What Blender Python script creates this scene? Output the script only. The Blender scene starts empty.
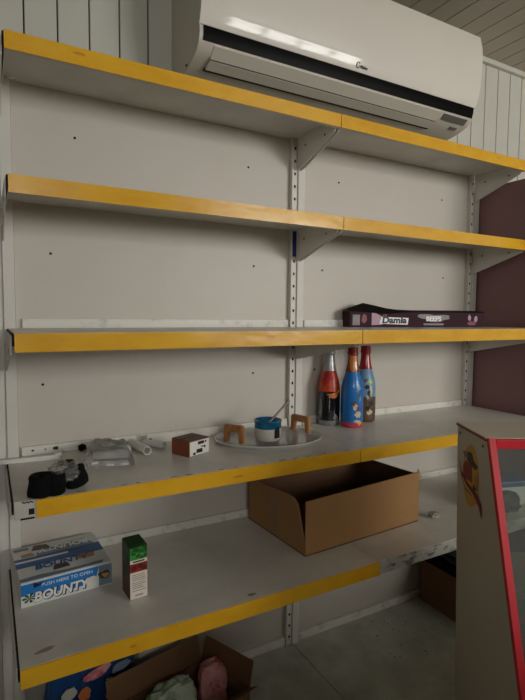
import bpy, bmesh, math, random
from mathutils import Vector, Matrix, noise
random.seed(4)
SC = bpy.context.scene
COL = SC.collection
PI = math.pi

# ------------------------------------------------------------------ materials
def lin(r, g, b):
    f = lambda c: (c/255/12.92) if c/255 <= .04045 else ((c/255+.055)/1.055)**2.4
    return (f(r), f(g), f(b), 1)

def mat(name, rgb, rough=.5, var=.0, scale=8., bump=0., bscale=40., metal=0., spec=.5, dark=None, coat=0., stretch=(1, 1, 1), lo=.35, hi=.75):
    """principled material; colour wanders by noise between rgb and dark"""
    m = bpy.data.materials.new(name); m.use_nodes = True
    nt = m.node_tree; b = nt.nodes['Principled BSDF']
    c = lin(*rgb)
    b.inputs['Roughness'].default_value = rough
    b.inputs['Metallic'].default_value = metal
    b.inputs['Specular IOR Level'].default_value = spec
    b.inputs['Coat Weight'].default_value = coat
    b.inputs['Coat Roughness'].default_value = .06
    tc = nt.nodes.new('ShaderNodeTexCoord')
    mp = nt.nodes.new('ShaderNodeMapping'); mp.inputs['Scale'].default_value = stretch
    nt.links.new(tc.outputs['Object'], mp.inputs['Vector'])
    if var > 0 or dark:
        n = nt.nodes.new('ShaderNodeTexNoise'); n.inputs['Scale'].default_value = scale
        n.inputs['Detail'].default_value = 6; n.inputs['Roughness'].default_value = .65
        nt.links.new(mp.outputs['Vector'], n.inputs['Vector'])
        r = nt.nodes.new('ShaderNodeValToRGB')
        d = lin(*dark) if dark else tuple(x*(1-var) for x in c[:3])+(1,)
        r.color_ramp.elements[0].color = d; r.color_ramp.elements[0].position = lo
        r.color_ramp.elements[1].color = c; r.color_ramp.elements[1].position = hi
        nt.links.new(n.outputs['Fac'], r.inputs['Fac'])
        nt.links.new(r.outputs['Color'], b.inputs['Base Color'])
    else:
        b.inputs['Base Color'].default_value = c
    if bump > 0:
        n2 = nt.nodes.new('ShaderNodeTexNoise'); n2.inputs['Scale'].default_value = bscale
        nt.links.new(mp.outputs['Vector'], n2.inputs['Vector'])
        bp = nt.nodes.new('ShaderNodeBump'); bp.inputs['Strength'].default_value = bump
        bp.inputs['Distance'].default_value = .01
        nt.links.new(n2.outputs['Fac'], bp.inputs['Height']); nt.links.new(bp.outputs['Normal'], b.inputs['Normal'])
    return m

def clear_mat(name, tint, amount, rough=.08, gloss=.9):
    """thin see-through sheet: tinted transparency with a fresnel reflection and a little milkiness"""
    m = bpy.data.materials.new(name); m.use_nodes = True
    nt = m.node_tree; nt.nodes.clear()
    o = nt.nodes.new('ShaderNodeOutputMaterial')
    t = nt.nodes.new('ShaderNodeBsdfTransparent'); t.inputs['Color'].default_value = lin(*tint)
    d = nt.nodes.new('ShaderNodeBsdfDiffuse'); d.inputs['Color'].default_value = lin(225, 225, 222)
    g = nt.nodes.new('ShaderNodeBsdfGlossy'); g.inputs['Roughness'].default_value = rough
    g.inputs['Color'].default_value = (gloss, gloss, gloss, 1)
    m1 = nt.nodes.new('ShaderNodeMixShader'); m1.inputs[0].default_value = amount
    nt.links.new(t.outputs[0], m1.inputs[1]); nt.links.new(d.outputs[0], m1.inputs[2])
    f = nt.nodes.new('ShaderNodeFresnel'); f.inputs['IOR'].default_value = 1.45
    m2 = nt.nodes.new('ShaderNodeMixShader')
    nt.links.new(f.outputs[0], m2.inputs[0]); nt.links.new(m1.outputs[0], m2.inputs[1]); nt.links.new(g.outputs[0], m2.inputs[2])
    nt.links.new(m2.outputs[0], o.inputs['Surface'])
    return m

M = {}
M['panel'] = mat('panel_paint', (207, 200, 189), .45, .05, 3., lo=.3, hi=.7)
M['upright'] = mat('upright_paint', (222, 219, 210), .45, .05, 12.)
M['shelf'] = mat('shelf_paint', (220, 217, 208), .36, 0, 5., dark=(204, 200, 191), bump=.04, bscale=30., lo=.36, hi=.62)
M['shelf_old'] = mat('worn_shelf_edge', (196, 194, 185), .5, 0, 18., dark=(70, 66, 58), stretch=(1, 1, 3.), lo=.36, hi=.5)
M['deck'] = mat('deck_paint', (206, 208, 196), .5, 0, 5., dark=(166, 166, 154), lo=.35, hi=.65)
M['lip'] = mat('back_lip_paint', (226, 224, 215), .45, 0, 22., dark=(190, 186, 175), lo=.3, hi=.45)
M['yellow'] = mat('yellow_price_strip', (240, 185, 46), .22, 0, 9., dark=(230, 168, 32), bump=.16, bscale=9., coat=.6, stretch=(1, 1, 2.), lo=.3, hi=.6)
M['yellow_worn'] = mat('yellow_strip_brown_mark', (214, 142, 14), .35)
M['dark'] = mat('dark_hole', (18, 16, 14), .8)
M['chip'] = mat('rust_chip', (70, 52, 38), .8, .3, 60.)
M['blue_clip'] = mat('blue_plastic', (28, 44, 130), .4)
M['clad'] = mat('white_plastic_cladding', (204, 203, 192), .4, .04, 4.)
M['ceil'] = mat('plastic_ceiling_board', (186, 178, 160), .45, .05, 4.)
M['wall'] = mat('room_wall_paint', (200, 195, 184), .8, .05, 2.)
M['maroon'] = mat('maroon_laminate', (148, 110, 110), .45, .12, 2.5)
M['floor'] = mat('grey_floor_tile', (70, 66, 60), .5, .15, 5.)
M['ac'] = mat('ac_gloss_white', (226, 220, 208), .5, .02, 3., coat=.6)
M['ac_m'] = mat('ac_matt_white', (206, 200, 186), .4)
M['ac_dim'] = mat('ac_vent_grey', (150, 146, 136), .5)
M['black_gloss'] = mat('gloss_black_band', (4, 4, 4), .4, spec=.06)
M['disp'] = mat('grey_display', (104, 104, 98), .3)
M['ink'] = mat('dark_lettering', (24, 24, 28), .5)
M['white'] = mat('white_print', (236, 236, 230), .45)
M['card'] = mat('brown_cardboard', (168, 126, 80), .85, .1, 6., bump=.05, bscale=120.)
M['card_d'] = mat('dark_cardboard', (128, 92, 62), .85, .15, 6.)
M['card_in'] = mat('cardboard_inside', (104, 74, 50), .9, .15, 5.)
M['tape'] = mat('clear_brown_tape', (150, 116, 82), .3)
M['plum'] = mat('plum_carton', (56, 22, 36), .62, .12, 10., spec=.2)
M['plum_d'] = mat('plum_carton_inside', (22, 20, 16), .85, spec=.1)
M['plum_pink'] = mat('pale_pink_print', (186, 150, 168), .5)
M['plum_red'] = mat('dusky_red_print', (132, 52, 66), .5)
M['navy_ink'] = mat('navy_lettering', (24, 22, 60), .5)
M['grey_print'] = mat('grey_print', (150, 142, 146), .5, .3, 60.)
M['sky'] = mat('bright_blue_print', (26, 126, 206), .38, .1, 10.)
M['sky_d'] = mat('deep_blue_print', (34, 98, 160), .38, .15, 10.)
M['silver'] = mat('silver_grey_print', (222, 224, 222), .35, .06, 14.)
M['silver_d'] = mat('slate_print', (120, 140, 156), .4, .1, 14.)
M['choc'] = mat('chocolate_print', (92, 58, 42), .5, .3, 40.)
M['gold'] = mat('tan_print', (196, 150, 92), .5, .2, 30.)
M['palm'] = mat('palm_green_print', (40, 96, 40), .5, .4, 50.)
M['coco'] = mat('coconut_print', (225, 222, 214), .5)
M['j_green'] = mat('juice_green', (70, 160, 70), .3, 0, 70., dark=(24, 84, 36), lo=.42, hi=.58)
M['j_dark'] = mat('juice_dark_green', (30, 74, 36), .35, .4, 30.)
M['j_red'] = mat('juice_red', (176, 40, 34), .4, .4, 30.)
M['j_maroon'] = mat('juice_brown_red', (96, 40, 30), .4, .4, 20.)
M['j_white'] = mat('juice_cream_panel', (228, 218, 206), .45)
M['j_text'] = mat('small_print_grey', (150, 140, 130), .5)
M['b_black'] = mat('bottle_dark', (24, 26, 30), .15, .3, 20., coat=.5)
M['b_silver'] = mat('foil_silver', (168, 168, 170), .3, .1, 20., metal=.35)
M['b_redor'] = mat('label_red_orange', (214, 84, 34), .35, 0, 22., dark=(168, 26, 26), lo=.38, hi=.62)
M['b_grey'] = mat('label_grey', (150, 150, 150), .35, .3, 40.)
M['b_blue'] = mat('label_blue', (24, 124, 208), .3, .25, 12., coat=.4)
M['b_orange'] = mat('foil_orange', (214, 132, 44), .3, .15, 14., coat=.4)
M['b_red'] = mat('foil_red', (176, 26, 40), .25, .25, 14., coat=.5)
M['b_lred'] = mat('foil_dark_red', (150, 40, 34), .3, .25, 14., coat=.4)
M['b_pale'] = mat('label_pale_blue', (118, 166, 200), .35, .15, 20.)
M['b_brown'] = mat('label_brown', (112, 84, 62), .35, .3, 24.)
M['b_cream'] = mat('label_cream', (224, 206, 178), .35, .2, 40.)
M['b_pink'] = mat('label_pink', (206, 66, 96), .35, .2, 30.)
M['b_lime'] = mat('label_lime', (176, 214, 40), .4)
M['b_yel'] = mat('label_yellow', (220, 190, 50), .4)
M['wood'] = mat('orange_wood', (190, 136, 84), .5, 0, 20., dark=(158, 104, 58), stretch=(6, 1, 1), lo=.35, hi=.65)
M['ceramic'] = mat('white_ceramic', (214, 212, 204), .2, .05, 10.)
M['teal'] = mat('teal_glaze', (16, 118, 158), .18, 0, 30., dark=(10, 78, 116), lo=.35, hi=.6)
M['black_cloth'] = mat('black_cloth', (17, 17, 18), .95, .3, 30., bump=.2, bscale=150., spec=.2)
M['paper'] = mat('white_paper', (226, 224, 218), .7)
M['tube'] = mat('white_plastic', (220, 220, 214), .35)
M['small_brown'] = mat('red_brown_carton', (150, 74, 48), .5, .25, 25.)
M['small_top'] = mat('brown_carton_lid', (112, 82, 62), .6, .2, 25.)
M['kiosk'] = mat('grey_white_laminate', (208, 206, 194), .5, .04, 3.)
M['kiosk_top'] = mat('kiosk_top_laminate', (204, 202, 190), .35, .05, 3.)
M['red'] = mat('red_plastic_edge', (222, 44, 56), .35, .06, 5.)
M['k_gold'] = mat('sticker_gold', (220, 174, 74), .45, .12, 30.)
M['k_navy'] = mat('sticker_navy', (48, 44, 70), .45, .2, 30.)
M['k_brick'] = mat('sticker_brick', (150, 70, 62), .45, .2, 40.)
M['k_red'] = mat('sticker_red', (134, 24, 32), .45)
M['k_shelf'] = mat('kiosk_shelf', (190, 200, 186), .4)
M['k_back'] = mat('kiosk_inner_grey', (120, 124, 112), .5)
M['bb'] = mat('blue_wrapper', (34, 86, 150), .35, .35, 14., bump=.3, bscale=30.)
M['green_w'] = mat('pale_green_wrapper', (206, 220, 200), .4, 0, 18., dark=(126, 164, 120), lo=.4, hi=.52)
M['pink_w'] = mat('pink_wrapper', (230, 160, 158), .4, 0, 22., dark=(200, 78, 84), lo=.36, hi=.5)
M['white_w'] = mat('white_wrapper', (208, 206, 198), .4, .1, 10.)
M['orange'] = mat('orange_print', (206, 116, 62), .4)
M['foil'] = mat('crumpled_foil', (190, 184, 170), .35, .3, 60., metal=.5)
M['pouch'] = mat('grey_pouch', (70, 76, 76), .5, .4, 40.)
M['alu'] = mat('window_frame_white', (210, 210, 205), .4)
M['glass'] = clear_mat('kiosk_glass', (206, 216, 208), .13, .03, .8)
M['film'] = clear_mat('clear_film', (236, 236, 234), .17, .15, .9)
M['tray'] = clear_mat('tray_glass', (226, 228, 222), .62, .08, .8)
M['pane'] = clear_mat('window_pane', (250, 250, 250), .0, .01, .9)

# ------------------------------------------------------------------ mesh helpers
def obj(name, bm, m, parent=None, smooth=False):
    me = bpy.data.meshes.new(name)
    bmesh.ops.recalc_face_normals(bm, faces=bm.faces[:])
    bm.to_mesh(me); bm.free()
    ms = m if isinstance(m, (list, tuple)) else [m]
    for x in ms: me.materials.append(M[x])
    if smooth:
        me.polygons.foreach_set('use_smooth', [True]*len(me.polygons))
        me.set_sharp_from_angle(angle=math.radians(38))
    o = bpy.data.objects.new(name, me); COL.objects.link(o)
    if parent:
        o.parent = parent
        if parent.parent is None:                   # every mesh is written in world coordinates
            o.matrix_parent_inverse = parent.matrix_basis.inverted()
    return o

def tag(o, label=None, cat=None, group=None, kind=None):
    if label: o['label'] = label
    if cat: o['category'] = cat
    if group: o['group'] = group
    if kind: o['kind'] = kind
    return o

def thing(name, loc, label, cat, group=None):
    o = bpy.data.objects.new(name, None); COL.objects.link(o)
    o.location = loc; o.empty_display_size = .05
    return tag(o, label, cat, group)

def seat(o):
    """put a single-mesh thing's origin at its base"""
    me = o.data
    xs = [v.co for v in me.vertices]
    c = Vector(((min(v.x for v in xs)+max(v.x for v in xs))/2, (min(v.y for v in xs)+max(v.y for v in xs))/2, min(v.z for v in xs)))
    me.transform(Matrix.Translation(-c)); o.location = c
    return o

def F(o, x, y=None, z=None):
    """frame matrix: origin, x axis, y axis, z axis (orthonormalised)"""
    x = Vector(x).normalized()
    if z is None:
        z = x.cross(Vector(y)).normalized()
    else:
        z = Vector(z).normalized()
    y = z.cross(x).normalized()
    m = Matrix((x, y, z)).transposed().to_4x4(); m.translation = Vector(o)
    return m
ID = Matrix.Identity(4)

def box(bm, lo, hi, bev=0., mi=0, T=ID):
    co = [(x, y, z) for x in (lo[0], hi[0]) for y in (lo[1], hi[1]) for z in (lo[2], hi[2])]
    v = [bm.verts.new(T @ Vector(c)) for c in co]
    fs = [bm.faces.new([v[i] for i in q]) for q in ((0, 1, 3, 2), (4, 6, 7, 5), (0, 4, 5, 1), (2, 3, 7, 6), (0, 2, 6, 4), (1, 5, 7, 3))]
    for f in fs: f.material_index = mi
    if bev > 0:
        es = list({e for f in fs for e in f.edges})
        r = bmesh.ops.bevel(bm, geom=es, offset=bev, segments=2, profile=.6, affect='EDGES', clamp_overlap=True)
        for f in r['faces']: f.material_index = mi
    return fs

def prism(bm, pts, z0, z1, T=ID, mi=0):
    """extrude 2d outline (local xy) from local z0 to z1"""
    a = [bm.verts.new(T @ Vector((x, y, z0))) for x, y in pts]
    b = [bm.verts.new(T @ Vector((x, y, z1))) for x, y in pts]
    n = len(pts)
    fs = [bm.faces.new(a[::-1]), bm.faces.new(b)]
    for i in range(n): fs.append(bm.faces.new((a[i], a[(i+1) % n], b[(i+1) % n], b[i])))
    for f in fs: f.material_index = mi
    return fs

def lathe(bm, prof, T=ID, n=32, mi=None, cap=True, a0=0, a1=2*PI):
    full = abs(a1-a0-2*PI) < 1e-6
    rings = []
    for r, z in prof:
        rings.append([bm.verts.new(T @ Vector((r*math.cos(a0+(a1-a0)*k/n), r*math.sin(a0+(a1-a0)*k/n), z))) for k in range(n if full else n+1)])
    m = len(rings[0])
    for i in range(len(rings)-1):
        for k in range(n):
            k2 = (k+1) % m
            f = bm.faces.new((rings[i][k], rings[i][k2], rings[i+1][k2], rings[i+1][k]))
            f.material_index = mi[i] if mi else 0
    if cap and full:
        f = bm.faces.new(rings[0][::-1]); f.material_index = mi[0] if mi else 0
        f = bm.faces.new(rings[-1]); f.material_index = mi[-1] if mi else 0
    return rings

def tube(bm, pts, r, n=12, mi=0, cap=True):
    pts = [Vector(p) for p in pts]
    up = Vector((0, 0, 1))
    rings = []
    for i, p in enumerate(pts):
        d = (pts[min(i+1, len(pts)-1)]-pts[max(i-1, 0)]).normalized()
        s = d.cross(up)
        if s.length < 1e-4: s = Vector((1, 0, 0))
        s.normalize(); t = s.cross(d)
        rr = r[i] if isinstance(r, (list, tuple)) else r
        rings.append([bm.verts.new(p+rr*(math.cos(2*PI*k/n)*s+math.sin(2*PI*k/n)*t)) for k in range(n)])
    for a, b in zip(rings, rings[1:]):
        for k in range(n):
            f = bm.faces.new((a[k], a[(k+1) % n], b[(k+1) % n], b[k])); f.material_index = mi
    if cap:
        bm.faces.new(rings[0]).material_index = mi; bm.faces.new(rings[-1]).material_index = mi

def disc(bm, T, rx, ry, h=.0006, n=20, mi=0):
    prism(bm, [(rx*math.cos(2*PI*k/n), ry*math.sin(2*PI*k/n)) for k in range(n)], 0, h, T, mi)

def blob(bm, T, rx, ry, h=.0006, seed=0, n=28, amp=.3, mi=0):
    """irregular printed patch"""
    pts = []
    for k in range(n):
        a = 2*PI*k/n
        s = 1+amp*noise.noise(Vector((math.cos(a)*1.6+seed*7.3, math.sin(a)*1.6, seed*1.7)))
        pts.append((rx*s*math.cos(a), ry*s*math.sin(a)))
    prism(bm, pts, 0, h, T, mi)

def pillow(bm, T, sx, sy, sz, seed=0, n=14, crumple=.12, flat=.5, mi=0):
    """a soft filled packet standing on local z=0; sx, sy, sz are full sizes"""
    g = bmesh.new()
    bmesh.ops.create_cube(g, size=2)
    bmesh.ops.subdivide_edges(g, edges=g.edges[:], cuts=n, use_grid_fill=True)
    vm = {}
    for v in g.verts:
        c = v.co.copy()
        l = max(c.length, 1e-6)
        sph = c/l*1.15
        q = c.lerp(sph, flat)
        d = noise.noise(c*2.1+Vector((seed*3.1, seed, 0)))*crumple+noise.noise(c*5+Vector((seed, 9, seed)))*crumple*.5
        q = q*(1+d)
        vm[v] = Vector((q.x*sx/2, q.y*sy/2, q.z*sz/2))
    lo = min(q.z for q in vm.values())
    nv = {v: bm.verts.new(T @ (q-Vector((0, 0, lo)))) for v, q in vm.items()}
    for f in g.faces:
        bm.faces.new([nv[v] for v in f.verts]).material_index = mi
    g.free()

def text(name, s, size, T, m, parent, shear=0., bold=0., wx=1., align='CENTER', depth=.0004):
    cu = bpy.data.curves.new(name, 'FONT'); cu.body = s; cu.size = size; cu.shear = shear; cu.offset = bold
    cu.align_x = align; cu.align_y = 'CENTER'; cu.extrude = depth; cu.resolution_u = 3
    t = bpy.data.objects.new(name, cu); COL.objects.link(t)
    dg = bpy.context.evaluated_depsgraph_get(); dg.update()
    me = bpy.data.meshes.new_from_object(t.evaluated_get(dg))
    bpy.data.objects.remove(t)
    bm = bmesh.new(); bm.from_mesh(me)
    bmesh.ops.transform(bm, matrix=T @ Matrix.Diagonal((wx, 1, 1, 1)), verts=bm.verts[:])
    for f in bm.faces: f.material_index = 0
    return obj(name, bm, m, parent)

# ------------------------------------------------------------------ measured layout
Z = [2.181, 1.8411, 1.4656, 1.0796, .7493]      # shelf tops
D = [.272, .2954, .4045, .4063, .5122]          # shelf depths
ZB = .1826                                       # base deck
WALL = .05; CEIL = 2.768
XL, XR, YF = -2.6, 3.3, -4.4                     # room limits

# ------------------------------------------------------------------ room
bm = bmesh.new(); box(bm, (XL-.1, YF-.1, -.06), (XR+.1, WALL+.15, 0))
tag(obj('floor', bm, 'floor'), kind='structure')

bm = bmesh.new()
pitch = .0937
x = -.9322-18*pitch
while x < XR+.05:                                # upright plastic boards with dark joints
    box(bm, (x+.0022, WALL, 0), (x+pitch-.0022, WALL+.02, CEIL), .0025)
    x += pitch
box(bm, (XL-.1, WALL+.012, 0), (XR+.1, WALL+.1, CEIL+.06), 0, 1)
tag(obj('wall_back', bm, ['clad', 'chip']), kind='structure')

bm = bmesh.new()
x = 1.095-40*.1
while x < XR+.1:
    box(bm, (x+.0022, YF-.1, CEIL), (x+.0978, WALL+.1, CEIL+.02), .0025)
    x += .1
box(bm, (XL-.1, YF-.1, CEIL+.012), (XR+.1, WALL+.1, CEIL+.08), 0, 1)
tag(obj('ceiling', bm, ['ceil', 'chip']), kind='structure')
bm = bmesh.new()
box(bm, (XL, WALL-.022, CEIL-.024), (XR, WALL, CEIL), .004)
tag(obj('trim_1', bm, 'clad'), kind='structure')

bm = bmesh.new(); box(bm, (XL-.1, YF, 0), (XL, WALL+.1, CEIL)); tag(obj('wall_left', bm, 'wall'), kind='structure')
bm = bmesh.new(); box(bm, (XR, YF, 0), (XR+.1, WALL+.1, CEIL)); tag(obj('wall_right', bm, 'wall'), kind='structure')
WZ1 = 2.66
WINS = [(1.25, 3.1, 4, 1.5), (-2.3, -.35, 3, 1.75)]               # the two windows the daylight comes through
bm = bmesh.new()
xs = [XL-.1, -2.3, -.35, 1.25, 3.1, XR+.1]
for a, b in ((xs[0], xs[1]), (xs[2], xs[3]), (xs[4], xs[5])): box(bm, (a, YF-.1, 0), (b, YF, CEIL))
for a, b, WZ0 in ((xs[1], xs[2], 1.75), (xs[3], xs[4], 1.5)):
    box(bm, (a, YF-.1, 0), (b, YF, WZ0)); box(bm, (a, YF-.1, WZ1), (b, YF, CEIL))
tag(obj('wall_front', bm, 'wall'), kind='structure')
for wi, (WX0, WX1, nb, WZ0) in enumerate(WINS):
    bm = bmesh.new()
    for a, b in ((WX0, WX0+.05), (WX1-.05, WX1)): box(bm, (a, YF-.07, WZ0), (b, YF-.02, WZ1), .004)
    for a, b in ((WZ0, WZ0+.05), (WZ1-.05, WZ1)): box(bm, (WX0+.05, YF-.07, a), (WX1-.05, YF-.02, b), .004)
    for k in range(1, nb):
        xx = WX0+(WX1-WX0)*k/nb
        box(bm, (xx-.025, YF-.07, WZ0+.05), (xx+.025, YF-.02, WZ1-.05), .004)
    box(bm, (WX0+.05, YF-.068, 2.3), (WX1-.05, YF-.022, 2.34), .004)
    w = obj('window_%d' % (wi+1), bm, 'alu'); tag(w, kind='structure')
    bm = bmesh.new(); box(bm, (WX0+.04, YF-.047, WZ0+.04), (WX1-.04, YF-.043, WZ1-.04))
    obj('window_pane', bm, 'pane', w)

# ------------------------------------------------------------------ shelving frame
fr = thing('shelving_frame', (0, -.01, 0), 'tall pale grey shelving frame of slotted uprights and back panels on the back wall', 'shelving')
def upright(X, slots=True):
    bm = bmesh.new()
    box(bm, (X-.026, -.014, 0), (X-.002, .03, 2.2), .002)          # slotted strip
    box(bm, (X-.030, -.020, 0), (X-.026, .03, 2.2), .001)
    box(bm, (X-.002, -.021, 0), (X+.028, .03, 2.2), .002)          # raised flange
    z = ZB+.03
    while z < 2.18 and slots:
        disc(bm, F((X-.014, -.0141, z), (1, 0, 0), z=(0, -1, 0)), .0042, .0062, .0005, 10, 1)
        z += .047
    return obj('upright', bm, ['upright', 'dark'], fr)
upright(-1.006, False); upright(0); upright(1)
def back_panel(x0, x1, z0, z1):
    bm = bmesh.new()
    box(bm, (x0, .0, z0+.0008), (x1, .02, z1-.0008), .0012)
    row = 0 if z1 > 2 else (1 if z1 > 1.7 else 2)
    for xx in (x0+(.175, .10, .07)[row], x1-(.175, .15, .70 if x0 > 0 else .15)[row]):
        disc(bm, F((xx, -.0001, z1-.155), (1, 0, 0), z=(0, -1, 0)), .0042, .0042, .0006, 10, 1)
    return obj('back_panel', bm, ['panel', 'dark'], fr)
levels = [ZB, .6, 1.05, 1.448, 1.846, 2.2]
for x0, x1 in ((-.977, -.031), (.029, .969), (-1.75, -1.037)):
    for a, b in zip(levels, levels[1:]): back_panel(x0, x1, a, b)
    bm = bmesh.new(); box(bm, (x0, .0, 0), (x1, .02, ZB)); obj('back_panel', bm, 'panel', fr)
bm = bmesh.new()
box(bm, (-.021, -.0225, 1.735), (-.009, -.0145, 1.83), .001)
obj('clip', bm, 'blue_clip', fr)['label'] = 'blue plastic clip on the middle upright'

# ------------------------------------------------------------------ shelves
def shelf(k, x0, x1, label, strip=True, s0=None):
    z, d = Z[k], D[k]
    t = thing('shelf', ((x0+x1)/2, -d/2, z-.045), label, 'shelf', 'grey metal shelves of the wall unit')
    e = .0015
    bm = bmesh.new()
    pts = [(x0+e, -d), (x1-e, -d), (x1-e, -.024), (x1-.032, -.024), (x1-.032, -.001), (x0+.038, -.001), (x0+.038, -.024), (x0+e, -.024)]
    prism(bm, pts, z-.006, z)
    box(bm, (x0+e, -d-.0005, z-.044), (x1-e, -d+.014, z-.0005), .003, 1 if not strip else 0)    # rolled front lip
    for xx in (x0+e+.001, x1-e-.004):
        box(bm, (xx, -d+.012, z-.03), (xx+.003, -.026, z-.005))                          # folded side
    obj('shelf_board', bm, ['shelf', 'shelf_old'], t, True)
    bm = bmesh.new()
    box(bm, (x0+.040, -.012, z), (x1-.034, -.0015, z+.028), .002)
    if k == 3 and x0 < -.5:                                        # bare holes and rust spots
        for xx, r in ((-.94, .004), (-.905, .003), (-.875, .008), (-.70, .003)):
            blob(bm, F((xx, -.0121, z+.015), (1, 0, 0), z=(0, -1, 0)), r, r*.7, .0006, int(xx*100), mi=1)
    obj('back_lip', bm, ['lip', 'chip'], t, True)
    if x0 < -.5:                                                   # dark strip standing in for shade in the gap between shelf end and bracket
        bm = bmesh.new(); box(bm, (x0-.0028, -d+.004, z-.030), (x0+.0012, -.03, z-.0015)); obj('end_gap_shade', bm, 'dark', t)
    for xx in (x0-.006 if x0 < -.5 else x0+.006, x1-.009):         # cantilever brackets
        bm = bmesh.new()
        T = F((xx, 0, 0), (0, 1, 0), z=(1, 0, 0))                  # local x = world y, local y = world z
        prism(bm, [(-.0225, z-.007), (-d+.02, z-.007), (-d+.02, z-.05), (-.055, z-.118), (-.0225, z-.124)], 0, .003, T)
        for yy in (-.075, -d*.72):
            disc(bm, F((xx-.0006, yy, z-.045), (0, 1, 0), z=(-1, 0, 0)), .004, .004, .0006, 10, 1)
        obj('bracket', bm, ['upright', 'dark'], t)
    if strip:
        sx0 = s0 if s0 is not None else x0+e
        bm = bmesh.new()
        n = 40
        # slightly wavy plastic strip
        rows = []
        for i in range(n+1):
            xx = sx0+(x1-e-sx0)*i/n
            w = .0012*noise.noise(Vector((xx*6, k*3.3, 0)))
            rows.append([bm.verts.new((xx, -d-.0022-w*.5-off, z-.0005-hh)) for off, hh in ((-.0015, 0), (.0018, .0004), (.0018, .014), (.0018, .029), (.0018, .0431), (-.0015, .0435))])
        for a, b in zip(rows, rows[1:]):
            for j in range(len(a)-1): bm.faces.new((a[j], b[j], b[j+1], a[j+1]))
        bm.faces.new(rows[0]); bm.faces.new(rows[-1])
        rr = random.Random(k*10+int(x0))
        for q in range(1 if k != 1 else 0):
            xx = sx0+(x1-sx0)*rr.uniform(.05, .95)
            blob(bm, F((xx, -d-.0041, z-.021+rr.uniform(-.008, .008)), (1, 0, 0), z=(0, -1, 0)), rr.uniform(.006, .02), rr.uniform(.003, .006), .0003, q+k, mi=1)
        o = obj('price_strip', bm, ['yellow', 'yellow_worn'], t, True)
        o['label'] = 'glossy yellow price strip along the shelf front'
    return t
L = 'grey shelf with yellow strip, '
shelf(0, -1, 0, L+'topmost in the left bay under the air conditioner', )
shelf(0, 0, 1, L+'topmost in the right bay')
shelf(1, -1, 0, L+'empty, second from the top in the left bay')
shelf(1, 0, 1, L+'empty, second from the top in the right bay')
shelf(2, -1, 0, L+'empty, third from the top in the left bay')
shelf(2, 0, 1, L+'carrying the long plum carton')
s4 = shelf(3, -1.01, 0, L+'carrying the oval glass tray and black bundles', s0=-.962)
shelf(3, 0, 1, L+'carrying the three bottles')
s5 = shelf(4, -1.01, 0, L+'carrying the blue bar box and juice carton')
s5r = shelf(4, 0, 1, 'grey metal shelf with a worn bare front edge and no strip, behind the kiosk', strip=False)
bm = bmesh.new()
box(bm, (-.978, -D[3]-.0012, Z[3]-.034), (-.966, -D[3]+.0005, Z[3]-.02)); box(bm, (-.996, -D[3]-.0010, Z[3]-.0445), (-.966, -D[3], Z[3]-.040))
for i in range(6): blob(bm, F((-.99+.004*i, -D[3]-.0006, Z[3]-.003-.002*(i % 2)), (1, 0, 0), z=(0, -1, 0)), .003, .0015, .0004, i)
obj('chipped_corner', bm, 'dark', s4)['label'] = 'chipped bare corner where the strip is missing'
for i in range(14):
    bm = bmesh.new()
    xx = -.93+.066*i+.05*random.random()
    blob(bm, F((xx, -D[3]+.004+random.random()*.004, Z[3]+.0001), (1, 0, 0), z=(0, 0, 1)), random.uniform(.003, .014), random.uniform(.0012, .0025), .0003, i)
    obj('paint_chip', bm, 'chip', s4)
bm = bmesh.new()
blob(bm, F((-.955, -.468, Z[4]+.0001), (1, .2, 0), z=(0, 0, 1)), .022, .007, .0003, 3)
obj('smudge', bm, 'j_text', s5)['label'] = 'dark label residue on the shelf top'
bm = bmesh.new()
blob(bm, F((-.438, -.489, Z[4]+.0001), (1, 0, 0), z=(0, 0, 1)), .014, .006, .0003, 5)
obj('smudge', bm, 'j_text', s5)['label'] = 'dark label residue on the shelf top'

# base decks (lowest boards on the plinth)
for x0, x1, lab in ((-1, 0, 'grey base deck of the left bay under the open carton'), (0, 1, 'dusty grey base deck of the right bay with dark crumbs'), (-1.75, -1, 'grey base deck of the next bay beyond the left upright')):
    t = thing('base_deck', ((x0+x1)/2, -.29, 0), lab, 'shelf', 'base decks of the wall unit')
    bm = bmesh.new()
    prism(bm, [(x0+.0015, -.6), (x1-.0015, -.6), (x1-.0015, -.024), (x1-.040, -.024), (x1-.040, -.001), (x0+.032, -.001), (x0+.032, -.024), (x0+.0015, -.024)], ZB-.02, ZB)
    if x0 == 0:
        rr = random.Random(8)
        for i in range(22):
            blob(bm, F((rr.uniform(.3, .66), rr.uniform(-.36, -.05), ZB+.0001), (1, 0, 0), z=(0, 0, 1)), rr.uniform(.002, .0045), rr.uniform(.0015, .003), .0006, i, mi=1)
    obj('deck_board', bm, ['deck', 'chip'], t)
    bm = bmesh.new(); box(bm, (x0+.004, -.58, 0), (x1-.004, -.56, ZB-.021)); obj('kick_plate', bm, 'upright', t)
    bm = bmesh.new(); box(bm, (x0+.034, -.016, ZB), (x1-.034, -.0015, ZB+.032), .002); obj('back_lip', bm, 'lip', t, True)

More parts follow.
